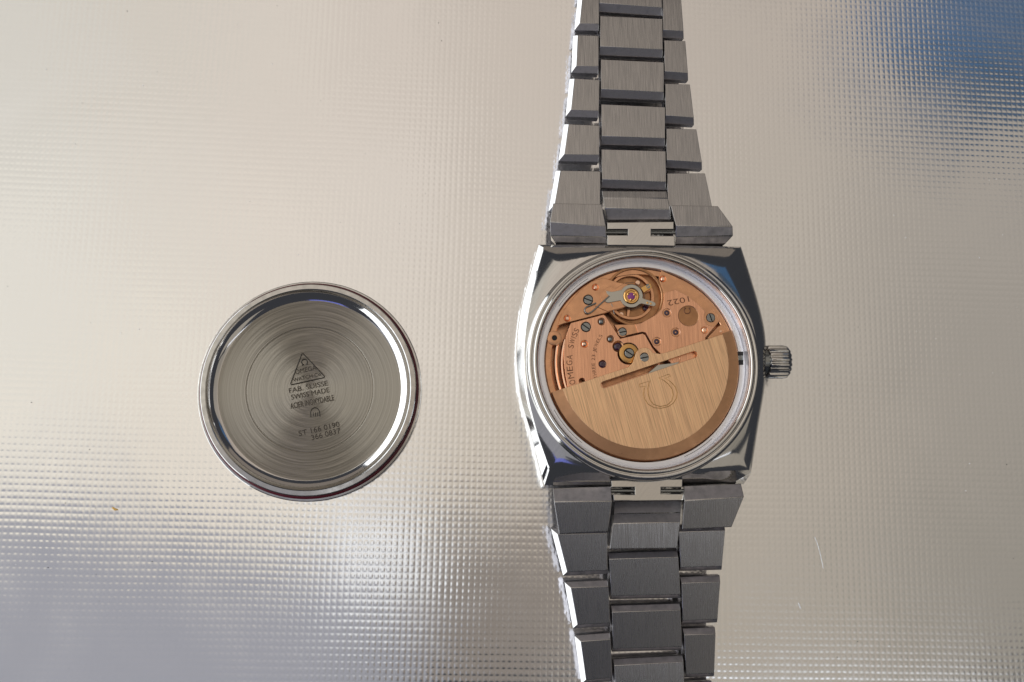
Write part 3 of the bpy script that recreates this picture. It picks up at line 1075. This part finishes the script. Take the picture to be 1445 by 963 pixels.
# regulator spring, bent wire
sw = [(722, 386), (660, 440), (600, 495), (545, 545), (510, 572), (480, 584), (455, 575), (440, 550), (446, 525), (468, 506), (520, 485), (572, 464)]
wire('regulator_spring', [P(*zA('3', *p), zg) for p in sw], 0.11, cock, ['screw'], res=2)
# stud carrier
plate('stud_carrier', W('3', [(1075, 290), (1185, 236), (1206, 288), (1112, 346)], zg), [], zg, 0.25, cock, ['brass'], bev=0.04)
screw('3', 1160, 275, 27, zg, 40, cock)
for p0, p1 in (((742, 470), (765, 520)), ((768, 545), (778, 590))):
    wire('curb_wire', [P(*zA('3', *p0), zg - 0.1), P(*zA('3', *p1), zg - 0.3)], 0.06, cock, ['regulator'])

# --- rotor ------------------------------------------------------------
ZR = 8.55
R1, R0 = 14.12, 12.5
def ang_of(px, z):
    v = P(*px, z)
    return math.atan2(v.y - CY, v.x - CX)
aL, aR = ang_of((796, 548), ZR), ang_of((1030, 468), ZR)
aL0 = aL if aL > 0 else aL + 2 * math.pi
arc = [(CX + R0 * math.cos(aL0 + (aR + 2 * math.pi - aL0) * i / 72), CY + R0 * math.sin(aL0 + (aR + 2 * math.pi - aL0) * i / 72)) for i in range(73)]
scr = P(909.5, 503.9, ZR)
edge = poly_px([(940, 497.5), (931, 499.5), (925, 498.5)], ZR)
bump = [P(909.5 + 13.2 * math.cos(math.radians(a)), 503.9 + 13.2 * math.sin(math.radians(a)), ZR) for a in range(-25, -181, -13)]
edge += [(p.x, p.y) for p in bump] + poly_px([(893, 512), (887, 518)], ZR)
def cap_slot(p0, p1, r, n=8):
    d = Vector((p1[0] - p0[0], p1[1] - p0[1])); a0 = math.atan2(d.y, d.x)
    out = [(p1[0] + r * math.cos(a0 - math.pi / 2 + math.pi * i / n), p1[1] + r * math.sin(a0 - math.pi / 2 + math.pi * i / n)) for i in range(n + 1)]
    out += [(p0[0] + r * math.cos(a0 + math.pi / 2 + math.pi * i / n), p0[1] + r * math.sin(a0 + math.pi / 2 + math.pi * i / n)) for i in range(n + 1)]
    return out
s0, s1 = P(852.5, 543.2, ZR), P(979.5, 500.5, ZR)
slot = cap_slot((s0.x, s0.y), (s1.x, s1.y), 0.48)
rotor = plate('rotor', arc + edge, [slot, circ(scr.x, scr.y, 0.62)], ZR, 0.75, watch, ['gold'], bev=0.05)
screw('5', 1122, 440, 48, ZR, 12, rotor)
# heavy rim of the rotor
oL, oR = ang_of((782.5, 552.5), ZR - 0.1), ang_of((1035.5, 465), ZR - 0.1)
oL = oL if oL > 0 else oL + 2 * math.pi
bm = bmesh.new()
prof = [(R0 - 0.02, ZR - 0.5), (R0 - 0.02, ZR - 0.03), (R0 + 0.08, ZR - 0.05), (R1 - 0.10, ZR - 0.30), (R1, ZR - 0.42), (R1, ZR - 1.2), (R0 - 0.02, ZR - 1.2)]
n = 90
rg = []
for i in range(n + 1):
    a_ = oL + (oR + 2 * math.pi - oL) * i / n
    rg.append([bm.verts.new((CX + r * math.cos(a_), CY + r * math.sin(a_), z_)) for r, z_ in prof])
for A_, B_ in zip(rg, rg[1:]):
    for i in range(len(prof)):
        j = (i + 1) % len(prof)
        bm.faces.new((A_[i], A_[j], B_[j], B_[i]))
bm.faces.new(rg[0]); bm.faces.new(rg[-1][::-1])
part('rotor_rim', bm, rotor, ['rim'], (CX, CY, 0), smooth=30)
for zx, zy in ((705, 552), (915, 510), (1047, 440)):
    cx, cy = C2('2', 0, 0, 0)
    v = P(*zA('F', zx, zy), ZR - 0.2)
    lathe_part('rim_mark', [(0, ZR - 0.19), (0.10, ZR - 0.19), (0.14, ZR - 0.25)], (v.x, v.y), rotor, ['ink'], 12)
om = [(30, 390), (208, 333), (186, 385), (170, 470), (175, 560), (205, 660), (270, 735), (380, 770), (500, 745), (580, 670), (602, 570), (585, 480), (520, 390), (440, 325), (352, 285),
      (525, 220), (555, 255), (465, 290), (560, 350), (640, 440), (670, 530), (655, 630), (600, 715), (520, 770), (400, 800), (280, 790), (180, 735), (115, 640), (98, 560), (110, 470), (128, 424), (36, 440)]
wire('emblem_outline', [P(*zA('G', *p), ZR + 0.0) for p in om], 0.045, rotor, ['ink_gold'], cyclic=True, res=1)
# lever seen in the slot
plate('winding_lever', W('2', [(690, 760), (760, 700), (850, 690), (900, 680), (880, 700), (800, 730)], ZB + 0.2), [], ZB + 0.2, 0.2, watch, ['regulator'], bev=0.03)
jewel('2', 878, 668, 24, ZB + 0.05, right_bridge, dome=0.8)


# --- lettering on the movement ---------------------------------------
def arc_text(name, s, r_px, h_px, f0, f1, z, parent, m):
    """letters along an arc round the movement's centre; f = degrees clockwise from the left"""
    mm = 1 / 9.75
    r = r_px * mm
    h = h_px * mm
    adv = {'I': 0.5, ' ': 0.6, 'W': 1.35, 'M': 1.3, 'J': 0.75}
    ws = [adv.get(c, 1.0) for c in s]
    tot = sum(ws)
    pos = 0
    meshes = []
    for c, wd in zip(s, ws):
        f = f0 + (f1 - f0) * (pos + wd / 2) / tot
        pos += wd
        if c == ' ':
            continue
        me = text_mesh(c, 0.5)
        x0, x1, y0, y1 = bounds(me)
        a_ = math.radians(180 - f)
        cell = r * math.radians(abs(f1 - f0)) * wd / tot * 0.78
        if c == 'I':
            cell *= 0.35
        T = Matrix.Translation((CX + r * math.cos(a_), CY + r * math.sin(a_), 0)) @ Matrix.Rotation(a_ - math.pi / 2, 4, 'Z') \
            @ Matrix.Diagonal((cell / (x1 - x0), h / 0.729, 0.012, 1)) @ Matrix.Translation((-(x0 + x1) / 2, -0.36, 0))
        me.transform(T)
        meshes.append(me)
    bm = bmesh.new()
    for me in meshes:
        bm.from_mesh(me)
        bpy.data.meshes.remove(me)
    bmesh.ops.translate(bm, verts=bm.verts, vec=(0, 0, z + 0.003))
    return part(name, bm, parent, [m], (CX, CY, z))


arc_text('lettering', 'OMEGA', 104.5, 9.0, -18, 6.5, ZB, left_bridge, 'ink')
arc_text('lettering', 'SWISS', 104.5, 8.2, 11, 28, ZB, left_bridge, 'ink')
arc_text('lettering', 'THREE 23 JEWELS', 70.5, 5.0, -19, 35, ZB, left_bridge, 'ink')
text_line('lettering', '1022', zA('4', 572, 388), zA('4', 330, 438), 8.2, ZB, right_bridge, ['ink'], depth=0.012)


def omega_mark(name, c, size, ang, z, parent, m, rad):
    """small horseshoe mark with two feet, px centre and size"""
    pts = []
    for i in range(19):
        a_ = math.radians(-60 + 300 * i / 18)
        pts.append((math.cos(a_), math.sin(a_)))
    body = [(1.05, -0.95), (0.42, -0.95)] + pts + [(-0.42, -0.95), (-1.05, -0.95)]
    ca, sa = math.cos(ang), math.sin(ang)
    out = []
    for x, y in body:
        out.append(P(c[0] + (x * ca - y * sa) * size, c[1] - (x * sa + y * ca) * size, z))
    return wire(name, out, rad, parent, [m], res=1)


omega_mark('emblem', zA('4', 560, 552), 4.2, math.radians(180), ZB - 0.055, right_bridge, 'ink', 0.07)

# ------------------------------------------------------------------ the case back
LP = P(437.0, 549.0, 1.6)
LX, LY = LP.x, LP.y
lid = empty('case_back', (LX, LY, 0), 'round steel watch back lying inside up, stamped with a triangle maker mark', 'case back')
lathe_part('rim', [(16.45, 0.0), (16.5, 0.15), (16.5, 0.75), (16.38, 0.95), (15.95, 1.0), (15.6, 1.0), (15.6, 1.35), (15.75, 1.65), (15.72, 2.35), (15.6, 2.48),
                   (14.98, 2.52), (14.86, 2.46), (14.8, 2.30)], (LX, LY), lid, ['lid'], 128, smooth=30)
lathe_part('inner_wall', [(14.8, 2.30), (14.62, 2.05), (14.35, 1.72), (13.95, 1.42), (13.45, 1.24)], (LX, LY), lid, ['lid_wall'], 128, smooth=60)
gs = [(15.82 + 0.30 * math.cos(2 * math.pi * i / 10), 1.28 + 0.26 * math.sin(2 * math.pi * i / 10)) for i in range(10)]
lathe_part('gasket', gs, (LX, LY), lid, ['gasket'], 128, smooth=60, closed=True)
ZF = 1.22
lathe_part('floor_outer', [(13.46, ZF + 0.02), (13.36, ZF), (13.2, ZF), (9.55, ZF), (9.44, ZF), (9.30, ZF - 0.11), (9.30, 0.1)], (LX, LY), lid, ['turned'], 128, smooth=30)
ft = lathe_part('floor_inner', [(9.34, ZF - 0.12), (9.24, ZF - 0.04), (9.1, ZF - 0.03), (0.02, ZF - 0.03), (0, ZF - 0.03)], (LX, LY), lid, ['turned'], 128, smooth=30)
lathe_part('outer_skin', [(0, 0.02), (16.4, 0.02), (16.45, 0.0)], (LX, LY), lid, ['lid'], 64)
ZL = ZF - 0.03
tri = [(280, 108), (476, 318), (176, 383)]
tw = [P(*zA('L', *p), ZL + 0.02) for p in tri]
dense = []
for i in range(3):
    for k in range(6):
        dense.append(tw[i].lerp(tw[(i + 1) % 3], 0.04 + 0.92 * k / 5))
wire('triangle_border', dense, 0.085, lid, ['emboss'], cyclic=True, res=2)
omega_mark('emblem', zA('L', 298, 187), 4.0, math.radians(11), ZL + 0.02, lid, 'emboss', 0.085)
for s, a, b, h in (('OMEGA', (222, 292), (402, 252), 7.0), ('WATCH Co', (205, 357), (440, 303), 5.6), ('FAB. SUISSE', (170, 452), (500, 385), 7.4), ('SWISS MADE', (190, 508), (512, 443), 7.4),
                   ('ACIER INOXYDABLE', (182, 588), (552, 512), 8.6), ('ST 166 0190', (255, 818), (600, 735), 8.0), ('366 0837', (362, 852), (608, 790), 8.0)):
    text_line('lettering', s, zA('L', *a), zA('L', *b), h, ZL, lid, ['emboss'], depth=0.06, weight=0.0)
hm = [(352, 655), (350, 610), (362, 585), (385, 575), (410, 582), (425, 605), (430, 650)]
wire('hallmark_border', [P(*zA('L', *p), ZL + 0.02) for p in hm], 0.075, lid, ['emboss'], res=2)
for x in (372, 390, 408):
    wire('hallmark_stroke', [P(*zA('L', x, 615), ZL + 0.01), P(*zA('L', x + 3, 648), ZL + 0.01)], 0.06, lid, ['emboss'])

# ------------------------------------------------------------------ small stray things on the sheet
c0 = P(162, 718.5, 0)
bm = bmesh.new()
bmesh.ops.create_icosphere(bm, subdivisions=2, radius=1.0)
for v in bm.verts:
    k = 1 + 0.35 * math.sin(v.co.x * 7 + v.co.y * 5) * math.cos(v.co.z * 6)
    v.co = Vector((v.co.x * 0.44 * k, v.co.y * 0.16 * k, (v.co.z + 1) * 0.09))
bmesh.ops.rotate(bm, verts=bm.verts, cent=(0, 0, 0), matrix=Matrix.Rotation(math.radians(-28), 3, 'Z'))
bmesh.ops.translate(bm, verts=bm.verts, vec=c0)
cr = from_bm('crumb', bm, None, ['crumb'], c0, smooth=60)
cr['label'] = 'tiny yellow-brown crumb lying on the sheet at lower left'
cr['category'] = 'crumb'
lf = wire('lint_fibre', [P(x, y, 0.05) for x, y in ((1150, 758), (1153, 766), (1156.5, 777), (1159, 788), (1162, 802))], 0.035, None, ['lint'], res=1)
lf['label'] = 'thin pale curved lint fibre lying on the sheet right of the lower bracelet'
lf['category'] = 'lint'
lf = wire('lint_fibre', [P(x, y, 0.05) for x, y in ((1127, 851), (1128.5, 855), (1130, 859))], 0.06, None, ['lint'], res=1)
lf['label'] = 'short pale fleck of lint on the sheet below the curved fibre'
lf['category'] = 'lint'
bm = bmesh.new()
for k in range(170):
    x, y = random.uniform(5, 1440), random.uniform(5, 958)
    if (280 < x < 600 and 390 < y < 712) or 715 < x < 1120:
        continue
    p = P(x, y, 0)
    r = random.choice((0.03, 0.04, 0.05, 0.07))
    g = bmesh.ops.create_icosphere(bm, subdivisions=1, radius=r, matrix=Matrix.Translation((p.x, p.y, r * 0.7)))
    mi = 0 if random.random() < 0.6 else 1
    for v in g['verts']:
        for f in v.link_faces:
            f.material_index = mi
dust = from_bm('dust', bm, None, ['lint', 'black'])
dust['kind'] = 'stuff'
dust['label'] = 'scattered specks of dust on the sheet'
dust['category'] = 'dust'
